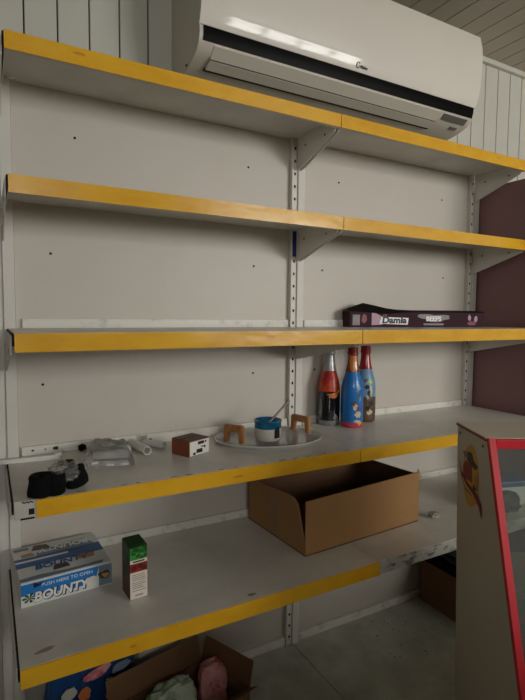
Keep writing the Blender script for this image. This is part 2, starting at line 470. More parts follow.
# maroon cupboard at the right end of the shelving
t = thing('cupboard', (1.35, -.2, 0), 'tall maroon laminate cupboard standing at the right end of the shelves', 'cupboard')
bm = bmesh.new(); box(bm, (1.035, -.43, .06), (1.75, .045, 2.12), .003); obj('carcass', bm, 'maroon', t)
bm = bmesh.new(); box(bm, (1.05, -.41, 0), (1.74, .03, .06)); obj('plinth', bm, 'dark', t)
for a, b in ((1.037, 1.391), (1.394, 1.748)):
    bm = bmesh.new(); box(bm, (a, -.45, .07), (b, -.4305, 2.115), .002); dd = obj('door', bm, 'maroon', t)
    hx = b-.04 if a < 1.2 else a+.04
    bm = bmesh.new(); tube(bm, [(hx, -.4505, 1.0), (hx, -.475, 1.01), (hx, -.475, 1.13), (hx, -.4505, 1.14)], .005); obj('handle', bm, 'alu', dd, True)

# ------------------------------------------------------------------ air conditioner
AX0, AX1 = -.476, .735
ac = thing('air_conditioner', (.15, -.08, 2.285), 'long glossy white wall air conditioner above the top shelf', 'air conditioner')
def extr(bm, prof, x0, x1, mi=0):
    T = F((0, 0, 0), (0, 1, 0), z=(1, 0, 0))
    prism(bm, prof, x0, x1, T, mi)
body = [(.0499, 2.65), (-.190, 2.65), (-.205, 2.60), (-.205, 2.345), (-.196, 2.322), (-.175, 2.305), (-.125, 2.288), (-.05, 2.279), (.0499, 2.285)]
bm = bmesh.new(); extr(bm, body, AX0, AX1); obj('housing', bm, 'ac_m', ac, True)
prof_out = [(-.196, 2.655), (-.222, 2.645), (-.2335, 2.60), (-.2375, 2.55), (-.236, 2.50), (-.232, 2.45), (-.2245, 2.41), (-.217, 2.387), (-.2095, 2.370)]
bm = bmesh.new(); extr(bm, prof_out+[(-.2055, 2.370), (-.2055, 2.60), (-.195, 2.648)], AX0-.003, AX1+.003)
fp = obj('front_panel', bm, 'ac', ac, True)
bm = bmesh.new(); extr(bm, [(-.2090, 2.369), (-.2055, 2.369), (-.2055, 2.347), (-.1985, 2.330), (-.2020, 2.330), (-.2078, 2.349)], AX0+.012, AX1-.006)
obj('black_band', bm, 'black_gloss', ac, True)['label'] = 'glossy black band under the front panel'
bm = bmesh.new()                                                  # outlet flap with three blades
extr(bm, [(-.200, 2.327), (-.1975, 2.325), (-.165, 2.300), (-.166, 2.2965), (-.1995, 2.322)], AX0+.05, .555)
extr(bm, [(-.164, 2.2985), (-.1275, 2.2865), (-.1285, 2.2815), (-.1655, 2.2935)], AX0+.05, .555)
obj('louvre', bm, 'ac_m', ac)
bm = bmesh.new()
extr(bm, [(-.1660, 2.2998), (-.1630, 2.2978), (-.1650, 2.2950), (-.1675, 2.2972)], AX0+.05, .555)
extr(bm, [(-.127, 2.287), (-.116, 2.2845), (-.117, 2.2815), (-.128, 2.2835)], AX0+.045, .56)
 
obj('louvre_gap', bm, 'dark', ac)
bm = bmesh.new()
nrm = Vector((0, -.59, -.81)); T = F((.64, -.1865, 2.3138), (1, 0, 0), z=nrm)
box(bm, (-.068, -.013, -.002), (.068, .013, .003), .001, 0, T)
obj('display', bm, 'disp', ac)
bm = bmesh.new()
T = F((.675, -.150, 2.2965), (1, 0, 0), z=(0, -.4, -.91)); box(bm, (-.02, -.007, -.001), (.02, .007, .003), .001, 0, T)
obj('sensor', bm, 'disp', ac)
for xx in (AX0+.03, AX0-.0005):
    bm = bmesh.new(); box(bm, (xx-.002, -.10, 2.294), (xx+.004, -.09, 2.30)); obj('side_catch', bm, 'dark', ac)
# brand mark: a ring with a swash followed by small letters
T = F((.112, -.2185, 2.389), (1, 0, 0), z=(0, -.95, -.31))
bm = bmesh.new()
prev = None
for k in range(25):
    a = .5+2*PI*.92*k/24
    w = .0012+.0010*math.sin(k/24*PI)
    A = T @ Vector((.0072*math.cos(a), .010*math.sin(a), .0012)); B = T @ Vector(((.0072-w)*math.cos(a), (.010-w)*math.sin(a), .0012))
    A0 = T @ Vector((.0072*math.cos(a), .010*math.sin(a), -.004)); B0 = T @ Vector(((.0072-w)*math.cos(a), (.010-w)*math.sin(a), -.004))
    cur = [bm.verts.new(q) for q in (A, B, B0, A0)]
    if prev:
        for j in range(4): bm.faces.new((prev[j], cur[j], cur[(j+1) % 4], prev[(j+1) % 4]))
    prev = cur
lg = obj('logo', bm, 'ink', ac)
text('lettering', 'Midea', .0135, F((.138, -.2180, 2.3855), (1, 0, 0), z=(0, -.95, -.31)), 'ink', ac, .25, 0., depth=.002)

# ------------------------------------------------------------------ shelf 3: plum carton
z = Z[2]
P0 = Vector((.218, -.071, z)); ex = Vector((.985, -.172, 0)).normalized(); ez = Vector((0, 0, 1)); ey = ez.cross(ex)
pc = thing('carton', P0, 'long flat plum carton with a torn lid, white lettering on its front', 'carton')
def loc(P, a, b, c): return P+ex*a+ey*b+ez*c
T = F(P0, ex, z=ez)
Lc, Wc, Hc = .665, .062, .064
bm = bmesh.new()
box(bm, (0, 0, 0), (Lc, Wc, .002), 0, 0, T); box(bm, (0, 0, .002), (Lc, .002, Hc), 0, 0, T); box(bm, (0, Wc-.002, .002), (Lc, Wc, Hc), 0, 0, T)
box(bm, (0, .002, .002), (.002, Wc-.002, Hc), 0, 0, T); box(bm, (Lc-.002, .002, .002), (Lc, Wc-.002, Hc), 0, 0, T)
obj('tray_body', bm, 'plum', pc)
bm = bmesh.new()
# torn lid: flat on the right, kinked up at the left
pts = [(.0, .002, .001), (.075, .028, .0), (.12, .020, .0), (.17, .010, 0), (.22, .004, .0), (.30, .001, 0), (.55, .0022, 0), (Lc, .001, 0)]
rows = []
for a, h, _ in pts:
    rows.append([bm.verts.new(T @ Vector((a, yy, Hc+h+hh))) for yy, hh in ((-.002, -.003 if a > .25 else -h-.012*max(0, 1-abs(a-.16)/.12)), (Wc*.5, .004), (Wc, 0), (Wc, .002), (Wc*.5, .006), (-.002, .002))])
for i_, (a, b) in enumerate(zip(rows, rows[1:])):
    for j in range(6): bm.faces.new((a[j], b[j], b[(j+1) % 6], a[(j+1) % 6])).material_index = 0 if j in (3, 4) and i_ > 3 else 1
bm.faces.new(rows[0]); bm.faces.new(rows[-1])
obj('lid', bm, ['plum', 'plum_d'], pc)
FT = lambda a, c, o=-.0003: F(loc(P0, a, o, c), ex, z=-ey)
bm = bmesh.new()
box(bm, (.012, -.0005, .008), (.045, 0, .05), 0, 0, T)
obj('label_patch', bm, 'grey_print', pc)
bm = bmesh.new()
prism(bm, [(-.036, -.024), (.012, -.022), (.03, .0), (.02, .008), (-.02, .026), (-.036, .026)], 0, .0006, FT(.135, .032))
obj('print_patch', bm, 'plum_pink', pc)
bm = bmesh.new()
prism(bm, [(-.07, -.012), (.066, -.016), (.07, .012), (-.06, .016)], 0, .0009, FT(.205, .026)); obj('print_patch', bm, 'white', pc)
text('lettering', 'Damla', .036, FT(.205, .0275, -.0012), 'navy_ink', pc, .1, .0016, 1.25)
text('lettering', 'DJ', .018, FT(.16, .048, -.0012), 'plum_red', pc, .1, .001)
bm = bmesh.new()
blob(bm, FT(.40, .04), .075, .017, .0006, 2, amp=.5)
obj('print_patch', bm, 'grey_print', pc)
text('lettering', 'BEEFS', .027, FT(.40, .0345, -.0012), 'white', pc, 0, .0012, 1.15)
bm = bmesh.new(); box(bm, (.35, -.0009, .008), (.452, 0, .016), 0, 0, T); obj('print_patch', bm, 'grey_print', pc)
bm = bmesh.new()
blob(bm, FT(.588, .040), .008, .013, .0006, 4)
obj('print_patch', bm, 'plum_pink', pc)
bm = bmesh.new()
blob(bm, FT(.622, .034), .009, .014, .0006, 9)
obj('print_patch', bm, 'plum_pink', pc)
bm = bmesh.new()
blob(bm, FT(.60, .016), .022, .009, .0006, 4)
obj('print_patch', bm, 'plum_red', pc)
bm = bmesh.new()
blob(bm, FT(.065, .034), .012, .018, .0006, 6)
obj('print_patch', bm, 'plum_red', pc)

# ------------------------------------------------------------------ shelf 4
z = Z[3]
def bottle(x, y, rot, label, body, foil, body_mats):
    t = thing('bottle', (x, y, z), label, 'bottle', 'foil-necked bottles on the shelf')
    T = Matrix.Translation((x, y, z)) @ Matrix.Diagonal((1, 1, 1.04, 1))
    bm = bmesh.new()
    prof = [(.030, .0), (.040, .001), (.0435, .006), (.0438, .02), (.0438, .05), (.0436, .10), (.043, .13), (.041, .152), (.037, .172), (.0315, .19), (.0262, .206), (.0225, .222), (.0195, .24), (.0175, .262)]
    lathe(bm, prof, T, 40, body_mats)
    obj('glass_body', bm, body, t, True)
    bm = bmesh.new()
    pr = [(.0268, .206), (.0278, .2065), (.0240, .222), (.0208, .24), (.0190, .258), (.0186, .266), (.0212, .269), (.0216, .276), (.0200, .279), (.0198, .292), (.0180, .297), (.010, .298)]
    lathe(bm, pr, T, 32)
    obj('foil_neck', bm, foil, t, True)
    return t, T
def wrap_patch(t, T, name, m, a, h, wa, hh, seed, amp=.3, r=.0438, n=26):
    """patch bent round the bottle wall: centre angle a, height h, half-width wa (rad), half-height hh"""
    bm = bmesh.new()
    def rad(hz):
        P = [(0, r), (.13, r-.0006), (.152, .041), (.172, .037), (.19, .0315), (.206, .0278), (.222, .0240), (.24, .0208), (.27, .019)]
        for (z0, r0), (z1, r1) in zip(P, P[1:]):
            if hz <= z1: return r0+(r1-r0)*(hz-z0)/(z1-z0)
        return .019
    rings = []
    for s in (0, .5, 1):
        ring = []
        for k in range(n):
            b = 2*PI*k/n
            q = 1+amp*noise.noise(Vector((math.cos(b)*1.7+seed*5.1, math.sin(b)*1.7, seed)))
            A = a+wa*s*q*math.cos(b); H = h+hh*s*q*math.sin(b); R = rad(H)+.0008
            ring.append(bm.verts.new(T @ Vector((R*math.cos(A), R*math.sin(A), H))))
            if s == 0: break
        rings.append(ring)
    for k in range(n):
        bm.faces.new((rings[0][0], rings[1][k], rings[1][(k+1) % n]))
        bm.faces.new((rings[1][k], rings[2][k], rings[2][(k+1) % n], rings[1][(k+1) % n]))
    obj(name, bm, m, t, True)
def facing(x, y): return math.atan2(-1.648-y, -1.05-x)           # direction from a bottle to where the photo was taken
bx, by = .133, -.056
t, T = bottle(bx, by, 0, 'dark bottle with silver foil neck and red-orange label, left of the three bottles', ['b_black', 'b_redor', 'b_grey'], 'b_silver', [2, 2, 2, 0, 0, 0, 1, 1, 1, 1, 1, 0, 0])
a = facing(bx, by)
wrap_patch(t, T, 'label_edge', 'orange', a+.35, .116, .5, .010, 5, .9)
wrap_patch(t, T, 'label_text_block', 'b_grey', a-.80, .066, .16, .036, 6, .1)
wrap_patch(t, T, 'label_mark', 'b_yel', a+.95, .130, .16, .006, 8, .8)
wrap_patch(t, T, 'label_mark', 'b_grey', a+.05, .085, .05, .024, 9, .9)
wrap_patch(t, T, 'label_mark', 'b_grey', a+.72, .030, .22, .012, 2, .9)
bx, by = .192, -.126
t, T = bottle(bx, by, 0, 'blue-labelled bottle with orange and red foil neck, in front between the other two', ['b_blue', 'b_pink', 'b_lred'], 'b_lred', [1, 1, 1, 0, 0, 0, 0, 0, 0, 0, 0, 2, 2])
a = facing(bx, by)
wrap_patch(t, T, 'foil_stripe', 'b_orange', a+.15, .245, .75, .038, 1, .08)
for m_, da, h_, wa_, hh_, sd in (('b_cream', .62, .052, .30, .013, 4), ('b_cream', .34, .078, .22, .010, 9), ('b_lred', .55, .074, .16, .008, 5), ('b_brown', .2, .092, .26, .006, 7), ('b_pale', .78, .108, .14, .013, 3),
        ('b_pale', .70, .150, .2, .012, 2), ('b_brown', .62, .120, .1, .012, 6), ('b_pink', -.25, .012, .4, .007, 6), ('b_pink', .35, .010, .3, .006, 1), ('b_yel', .8, .018, .25, .007, 8), ('b_cream', .5, .026, .3, .006, 12)):
    wrap_patch(t, T, 'label_print', m_, a+da, h_, wa_, hh_, sd, .8)
bx, by = .306, -.068
t, T = bottle(bx, by, 0, 'bottle with red foil neck and pale blue and brown label, right of the three', ['b_brown', 'b_pale', 'b_red'], 'b_red', [0, 0, 0, 0, 0, 1, 1, 1, 1, 1, 1, 2, 2])
a = facing(bx, by)
for m_, da, h_, wa_, hh_, sd in (('ink', .25, .140, .22, .010, 4), ('ink', .42, .112, .20, .014, 8), ('b_cream', .6, .122, .13, .020, 6), ('b_cream', .3, .098, .12, .008, 2), ('b_lime', .6, .158, .24, .007, 2),
        ('b_brown', .1, .165, .2, .008, 3), ('ink', .62, .075, .26, .014, 3), ('b_cream', .5, .040, .3, .008, 9), ('ink', .3, .058, .2, .008, 5)):
    wrap_patch(t, T, 'label_print', m_, a+da, h_, wa_, hh_, sd, .9)

# oval glass tray with wooden handles
tc = Vector((-.205, -.165, z)); tx = Vector((.972, -.235, 0)); ty = Vector((.235, .972, 0))
tr = thing('serving_tray', tc, 'oval clear glass tray with two orange wooden handles', 'tray')
bm = bmesh.new()
T = F(tc, tx, z=(0, 0, 1)) @ Matrix.Diagonal((1.0, .76, 1, 1))
lathe(bm, [(.02, .0005), (.168, .0005), (.180, .004), (.186, .010), (.1885, .0105), (.187, .008), (.1805, .0), ], T, 56, cap=False)
lathe(bm, [(.0, .004), (.166, .004), (.178, .0075), (.186, .0125)], T, 56, cap=False)
obj('glass_plate', bm, 'tray', tr, True)
bm = bmesh.new()
lathe(bm, [(.184, .009), (.1895, .0095), (.1895, .013), (.184, .0128), (.184, .009)], T, 56, cap=False)
obj('rim', bm, 'ceramic', tr, True)
for A, B in (((-.362, -.142), (-.322, -.208)), ((-.068, -.098), (-.044, -.182))):
    A = Vector((*A, z+.0075)); B = Vector((*B, z+.0075)); dx = (B-A).normalized(); ln = (B-A).length
    bm = bmesh.new(); TT = F(A, dx, z=(0, 0, 1))
    prism(bm, [(0, 0), (.016, 0), (.018, .038), (ln-.018, .038), (ln-.016, 0), (ln, 0), (ln-.002, .055), (ln-.006, .059), (.006, .059), (.002, .055)], -.008, .008, F(A, dx, z=dx.cross(Vector((0, 0, 1)))))
    bmesh.ops.bevel(bm, geom=[e for e in bm.edges], offset=.0018, segments=2, affect='EDGES')
    obj('handle', bm, 'wood', tr, True)['label'] = 'orange wooden handle'
# ceramic burner on the tray
bc = Vector((-.215, -.178, z+.0045))
bu = thing('aroma_burner', bc, 'white ceramic aroma burner with teal blue rim and dark arch, on the tray', 'aroma burner')
bm = bmesh.new()
T = Matrix.Translation(bc)
a = facing(bc.x, bc.y)
lathe(bm, [(.034, 0), (.040, .001), (.0435, .006), (.046, .016), (.0465, .03), (.0462, .044)], T, 40, cap=False)
lathe(bm, [(.0, .003), (.034, .0)], T, 40, cap=False)
obj('ceramic_body', bm, 'ceramic', bu, True)
bm = bmesh.new()
lathe(bm, [(.0462, .043), (.0466, .045), (.0460, .05), (.0462, .060), (.0482, .066), (.0475, .0695), (.044, .069), (.038, .060), (.02, .056), (.0, .0555)], T, 40, cap=False)
obj('dish', bm, 'teal', bu, True)['label'] = 'teal glazed dish top'
bm = bmesh.new()
n = 14; R = .0472
low = [(-.26, .012), (.26, .012)]
arch = [( .26*math.cos(PI*k/n), .034+.018*math.sin(PI*k/n)) for k in range(n+1)]
pts = [(-.26, .012)] + [(.26, .012)] + arch
vs = [bm.verts.new(T @ Vector((R*math.cos(a+.75+q), R*math.sin(a+.75+q), h))) for q, h in pts]
c0 = bm.verts.new(T @ Vector((R*math.cos(a+.75), R*math.sin(a+.75), .03)))
for i in range(len(vs)): bm.faces.new((vs[i], vs[(i+1) % len(vs)], c0))
obj('arch_opening', bm, 'dark', bu)
# spoon standing in the dish
bm = bmesh.new()
tube(bm, [(-.212, -.182, z+.0645), (-.19, -.182, z+.083), (-.16, -.18, z+.108), (-.130, -.178, z+.134)], [.0045, .004, .004, .005], 10)
sp = obj('stirring_stick', bm, 'grey_print', None, True)
seat(tag(sp, 'pale stirring stick leaning out of the teal burner dish', 'stick'))

# small red-brown carton
A = Vector((-.529, -.252, z)); e1 = Vector((.079, .033, 0)).normalized(); e2 = Vector((-.385, .923, 0)).normalized()
e2 = Vector((0, 0, 1)).cross(e1)
sc = thing('small_carton', A, 'small red-brown carton with a white printed label, left of the glass tray', 'carton')
T = F(A, e1, z=(0, 0, 1))
bm = bmesh.new(); fs = box(bm, (0, 0, 0), (.086, .078, .048), .0015, 0, T); 
obj('carton_body', bm, 'small_brown', sc)
bm = bmesh.new(); box(bm, (.001, .001, .0481), (.085, .077, .0495), 0, 0, T); box(bm, (.002, .037, .0495), (.084, .041, .0500), 0, 1, T); obj('lid_flap', bm, ['small_top', 'dark'], sc)
bm = bmesh.new(); box(bm, (.003, -.0008, .002), (.084, 0, .046), 0, 0, T); lb = obj('label_panel', bm, 'white', sc)
bm = bmesh.new()
for (x0, x1, z0, z1) in ((.036, .062, .034, .043), (.066, .072, .036, .042), (.030, .055, .008, .02), (.062, .068, .020, .027), (.016, .026, .004, .012), (.05, .062, .024, .027)): box(bm, (x0, -.0014, z0), (x1, -.0008, z1), 0, 0, T)
obj('small_print', bm, 'ink', lb)

# clear bag with a paper roll pack inside
bm = bmesh.new()
def quad_bag(bm, C, h, seed, n=26):
    """a crumpled clear bag over the quad C (bl, br, tr, tl), domed to h"""
    tops = []
    for j in range(n+1):
        row = []
        for i in range(n+1):
            u, v = i/n, j/n
            p = C[0]*(1-u)*(1-v)+C[1]*u*(1-v)+C[2]*u*v+C[3]*(1-u)*v
            e = min(u, 1-u, v, 1-v)
            w = min(1, e*7)**.6
            wob = noise.noise(Vector((p.x*28, p.y*28, seed)))*.45+noise.noise(Vector((p.x*70, p.y*70, seed+4)))*.25
            row.append(bm.verts.new((p.x+.006*noise.noise(Vector((u*5, v*5, seed+2)))*(1 if e < .1 else .2), p.y+.006*noise.noise(Vector((v*5, u*5, seed+7))), p.z+.0012+h*w*(.82+.4*wob))))
        tops.append(row)
    for j in range(n):
        for i in range(n): bm.faces.new((tops[j][i], tops[j][i+1], tops[j+1][i+1], tops[j+1][i]))
    per = [tops[0][i] for i in range(n)]+[tops[j][n] for j in range(n)]+[tops[n][i] for i in range(n, 0, -1)]+[tops[j][0] for j in range(n, 0, -1)]
    low = [bm.verts.new((v.co.x, v.co.y, C[0].z+.0003)) for v in per]
    for i in range(len(per)): bm.faces.new((per[i], low[i], low[(i+1) % len(low)], per[(i+1) % len(low)]))
    bm.faces.new(low)
quad_bag(bm, [Vector((-.83, -.205, z)), Vector((-.690, -.250, z)), Vector((-.668, -.075, z)), Vector((-.775, -.025, z))], .050, 2.)
o = seat(tag(obj('plastic_bag', bm, 'film', None, True), 'crumpled clear plastic bag over a white paper pack', 'bag'))
bm = bmesh.new()
e1 = Vector((.115, -.04, 0)).normalized(); T = F((-.792, -.150, z+.001), e1, z=(0, 0, 1))
box(bm, (0, 0, 0), (.108, .055, .032), .012, 0, T)
seat(tag(obj('paper_pack', bm, 'paper', None, True), 'white paper pack inside the clear plastic bag', 'paper pack'))
for (A, B, r, lab) in (((-.652, -.045, z+.0135), (-.631, -.165, z+.0135), .0135, 'short white plastic tube lying against the clear bag'), ((-.608, -.048, z+.011), (-.563, -.122, z+.011), .011, 'thin white plastic tube lying to the right of the other tube')):
    bm = bmesh.new(); A = Vector(A); B = Vector(B); d = (B-A); ln = d.length
    T = F(A, d.cross(Vector((0, 0, 1))), z=d)
    lathe(bm, [(r*.8, .001), (r*.98, 0), (r, .001), (r, ln-.001), (r*.98, ln), (r*.8, ln-.001), (r*.8, ln*.5), (r*.8, .001)], T, 24, cap=False)
    seat(tag(obj('plastic_tube', bm, 'tube', None, True), lab, 'tube', 'white plastic tubes'))
bm = bmesh.new(); pillow(bm, F((-.800, -.028, z), (1, .4, 0), z=(0, 0, 1)), .022, .014, .018, 4, 6, .4, .9)
seat(tag(obj('cloth_knot', bm, 'black_cloth', None, True), 'tiny black knot beside the back corner of the clear bag', 'knot'))
bm = bmesh.new()                                                   # loose strip along the back
T = F((-.595, -.034, z), (1, .04, 0), z=(0, 0, 1))
prism(bm, [(0, 0), (.020, 0), (.020, .002), (.002, .002), (.002, .030), (0, .030)], 0, .36, F((-.595, -.034, z), (0, 1, 0), z=(1, .03, 0)))
disc(bm, F((-.584, -.0345, z+.014), (1, .03, 0), z=(.03, -1, 0)), .004, .004, .0006, 10, 1)
seat(tag(obj('metal_strip', bm, ['lip', 'dark'], None), 'loose white metal strip standing along the back behind the small carton', 'strip', 'loose white strips'))
bm = bmesh.new()
T = F((-1.10, -.052, z), (1, -.085, 0), z=(0, 0, 1))
box(bm, (0, -.018, 0), (.232, .018, .008), .002, 0, T); box(bm, (0, -.018, .008), (.226, -.012, .013), .001, 0, T); box(bm, (.215, -.014, .008), (.236, .014, .017), .004, 0, T)
seat(tag(obj('plastic_rail', bm, 'tube', None, True), 'white plastic rail lying at the left end and poking past the upright', 'rail', 'loose white strips'))

# pair of black bundles held by clear film
bb = thing('cloth_bundle', (-.915, -.36, z), 'pair of short black cloth bundles tied together with clear film', 'bundle')
def roll(P, d, r, ln, seed):
    bm = bmesh.new(); d = Vector(d).normalized()
    T = F(P, d.cross(Vector((0, 0, 1))) if abs(d.z) < .99 else (1, 0, 0), z=d)
    rings = lathe(bm, [(.0, .0), (r*.7, .0), (r*.96, .004), (r, .012), (r*.98, ln*.4), (r*.93, ln*.7), (r*.95, ln*.9), (r*.85, ln), (r*.5, ln-.003), (r*.2, ln-.005)], T, 28, cap=False)
    for v in bm.verts:
        q = noise.noise(v.co*40+Vector((seed, 0, 0)))*.0035
        v.co += Vector((q, q*.5, 0))
        if v.co.z < z+.0005: v.co.z = z+.0005
    obj('cloth_roll', bm, 'black_cloth', bb, True)
roll((-.950, -.392, z+.0008), (.06, .05, 1), .031, .052, 1)
roll((-.921, -.396, z+.0008), (.05, .10, 1), .026, .050, 2)
roll((-.862, -.366, z+.003), (-.25, .15, 1), .028, .050, 3)
bm = bmesh.new(); pillow(bm, F((-.896, -.368, z+.018), (1, 0, 0), z=(0, 0, 1)),   .065, .055, .040, 6, 10, .3, .7)
obj('film_wrap', bm, 'film', bb, True)
bm = bmesh.new(); pillow(bm, F((-.880, -.335, z+.048), (1, 0, 0), z=(0, 0, 1)), .024, .018, .014, 3, 6, .4, .8)
obj('tie', bm, 'black_cloth', bb, True)

# ------------------------------------------------------------------ shelf 5
z = Z[4]
P0 = Vector((-.993, -.268, z))
bt = thing('bar_box', P0, 'blue and silver cardboard box of chocolate bars with white lettering, at the shelf left end', 'box')
T = F(P0, (1, .07, 0), z=(0, 0, 1))
Wb, Db, Hb = .233, .228, .064
X = lambda a, b, c: T @ Vector((a, b, c))
bm = bmesh.new()
# body with a slightly sloped rear lid edge
T2 = T @ F((0, 0, 0), (0, 1, 0), z=(1, 0, 0))
prism(bm, [(0, 0), (0, Hb-.004), (.004, Hb), (.180, Hb+.003), (Db, Hb-.003), (Db, 0)], 0, Wb, T2)
obj('box_body', bm, 'silver', bt)
def front(x0, x1, z0, z1, m, name='print_band', off=.0006):
    bm = bmesh.new(); box(bm, (x0, -off, z0), (x1, 0, z1), 0, 0, T); return obj(name, bm, m, bt)
def topb(pts, m, name='print_band', off=.0006, lift=0):
    """patch on the lid: pts in (x along, y back)"""
    bm = bmesh.new()
    hz = lambda y: (Hb+.003*(y-.004)/.176 if y < .18 else Hb+.003-.006*(y-.18)/(Db-.18))+lift
    a = [bm.verts.new(X(px, py, hz(py))) for px, py in pts]; b = [bm.verts.new(X(px, py, hz(py)+off)) for px, py in pts]
    bm.faces.new(b); n = len(pts)
    for i in range(n): bm.faces.new((a[i], a[(i+1) % n], b[(i+1) % n], b[i]))
    return obj(name, bm, m, bt)
bm = bmesh.new()                                                   # blue front upper band with a torn wavy lower edge
pts = [(0, .060), (0, .030), (.02, .034), (.04, .024), (.08, .022), (.13, .016), (.175, .016), (.19, .03), (.197, .060)]
prism(bm, pts, 0, .0006, F(X(0, 0, 0), (1, .07, 0), z=(.07, -1, 0)))
obj('print_band', bm, 'sky', bt)
front(.197, Wb, .002, .060, 'silver_d')
FB = lambda a, c, o=.0009: F(X(a, -o, c), (1, .07, 0), z=(.07, -1, 0))
text('lettering', 'BOUNTY', .034, FB(.100, .0195, .0012), 'navy_ink', bt, .15, .0030, .98)
text('lettering', 'BOUNTY', .034, FB(.098, .0205, .0019), 'white', bt, .15, .0012, .98)
text('lettering', 'PUSH HERE TO OPEN', .0125, FB(.115, .049, .0010), 'white', bt, 0, .0, 1.1)
bm = bmesh.new()
for k in range(7):
    a = .4+2*PI*k/7
    c = Vector((.021, .022))
    prism(bm, [(c.x, c.y), (c.x+.016*math.cos(a-.25), c.y+.011*math.sin(a-.25)), (c.x+.02*math.cos(a), c.y+.013*math.sin(a)), (c.x+.016*math.cos(a+.25), c.y+.011*math.sin(a+.25))], 0, .0004, FB(0, 0, .0008+.0001*k))
obj('palm_leaf', bm, 'palm', bt)
bm = bmesh.new(); blob(bm, FB(.178, .024, .0022), .016, .013, .0005, 3, amp=.2); obj('coconut_piece', bm, 'coco', bt)
bm = bmesh.new(); blob(bm, FB(.180, .026, .0028), .009, .006, .0005, 5, amp=.3); obj('coconut_piece', bm, 'silver', bt)
bm = bmesh.new(); blob(bm, FB(.212, .032, .0012), .016, .013, .0005, 7, amp=.4); obj('bar_piece', bm, 'choc', bt)
bm = bmesh.new(); blob(bm, FB(.214, .031, .0018), .009, .007, .0005, 2, amp=.5); obj('bar_piece', bm, 'gold', bt)
bm = bmesh.new(); prism(bm, [(.03, .046), (.048, .05), (.055, .058), (.04, .056), (.034, .060), (.03, .060)], 0, .0005, FB(0, 0, .0008)); obj('torn_tab', bm, 'navy_ink', bt)
topb([(.0, 0.08658), (Wb, 0.08658), (Wb, 0.1381), (.0, 0.1381)], 'sky_d')
topb([(.0, 0.1123), (.14, 0.1123), (.14, 0.1217), (.0, 0.1217)], 'silver', lift=.0007)
topb([(.0, 0.00585), (.21, 0.00585), (.215, 0.0234), (.12, 0.01872), (.05, 0.02808), (.0, 0.0234)], 'silver_d')
topb([(.06, 0.1381), (.22, 0.1381), (.20, 0.1895), (.12, 0.1755), (.06, 0.158)], 'silver_d')
topb([(.006, 0.193), (.045, 0.193), (.045, 0.2164), (.006, 0.2164)], 'grey_print', lift=.0002)
topb([(.05, 0.1755), (.105, 0.1696), (.095, 0.2083), (.062, 0.2164)], 'choc', lift=.0008)
topb([(.085, 0.03276), (.13, 0.0351), (.125, 0.06084), (.09, 0.05616)], 'choc', lift=.0004)
topb([(.15, 0.0585), (.2, 0.0585), (.205, 0.0819), (.16, 0.08658)], 'gold', lift=.0004)
topb([(.02, 0.1427), (.055, 0.1427), (.05, 0.1638), (.02, 0.1615)], 'gold', lift=.0008)
text('lettering', 'BOUNTY', .036, F(X(.112, .066, Hb+.0028), (1, .07, 0), z=(0, 0, 1)), 'sky_d', bt, .15, .001, .95)
text('lettering', 'BOUNTY', .036, F(X(.140, .168, Hb+.0034), (-1, -.07, 0), z=(0, 0, 1)), 'white', bt, .15, .001, .95)
bm = bmesh.new(); box(bm, (.09, .122, Hb+.0022), (.18, .1235, Hb+.0034), 0, 0, T); box(bm, (0, .085, Hb+.001), (Wb, .086, Hb+.0022), 0, 0, T)
obj('lid_seam', bm, 'navy_ink', bt)

# juice carton
A = Vector((-.737, -.364, z)); ex1 = Vector((1, .08, 0)).normalized()
T = F(A, ex1, z=(0, 0, 1)); jw, jd, jh = .048, .064, .142
jc = thing('juice_carton', A, 'small green and red juice carton with a cream text panel, right of the blue box', 'carton')
bm = bmesh.new()
T2 = T @ F((0, 0, 0), (0, 1, 0), z=(1, 0, 0))
fs = prism(bm, [(0, 0), (0, .085), (0, .142), (.004, .1445), (jd, .1475), (jd, 0)], 0, jw, T2)
for f in bm.faces:
    c = f.calc_center_median(); l = T.inverted() @ c
    f.material_index = 0
    if l.z > .141 and .0 < l.y: f.material_index = 1
obj('carton_body', bm, ['j_maroon', 'j_dark'], jc)
def jf(x0, x1, z0, z1, m, nm='print_panel', off=.0006):
    bm = bmesh.new(); box(bm, (x0, -off, z0), (x1, 0, z1), 0, 0, T); return obj(nm, bm, m, jc)
jf(.0005, jw-.0005, .108, .141, 'j_green'); jf(.0005, jw-.0005, .098, .108, 'j_white'); jf(.0005, jw-.0005, .074, .098, 'j_red'); jf(.0005, jw-.0005, .001, .074, 'j_white')
text('lettering', 'Cappy', .009, F(X(0, 0, 0), (1, 0, 0), z=(0, 0, 1)), 'sky_d', jc) if False else None
bm = bmesh.new()
rr = random.Random(5)
for zz in (.066, .061, .056, .051, .044, .039, .034, .029, .022):
    w0 = rr.uniform(.028, .038); box(bm, (.006, -.001, zz), (.006+w0, -.0006, zz+.0018), 0, 0, T)
box(bm, (.014, -.001, .008), (.036, -.0006, .012), 0, 0, T)
obj('small_print', bm, 'j_text', jc)
bm = bmesh.new()
for cx, cz in ((.012, .087), (.028, .089), (.039, .083)): blob(bm, F(T @ Vector((cx, -.0007, cz)), ex1, z=(0, -1, 0)), .008, .007, .0005, int(cx*1000), amp=.2)
obj('fruit_print', bm, 'j_maroon', jc)
bm = bmesh.new()
for cx, cz in ((.01, .125), (.022, .118), (.033, .128), (.042, .116)): blob(bm, F(T @ Vector((cx, -.0007, cz)), ex1, z=(0, -1, 0)), .006, .004, .0005, int(cx*1000), amp=.6)
box(bm, (.008, -.0011, .101), (.04, -.0006, .105), 0, 0, T)
obj('leaf_print', bm, 'palm', jc)
bm = bmesh.new(); box(bm, (-.0006, .002, .09), (0, jd-.002, .141), 0, 0, T); obj('side_panel', bm, 'j_dark', jc)
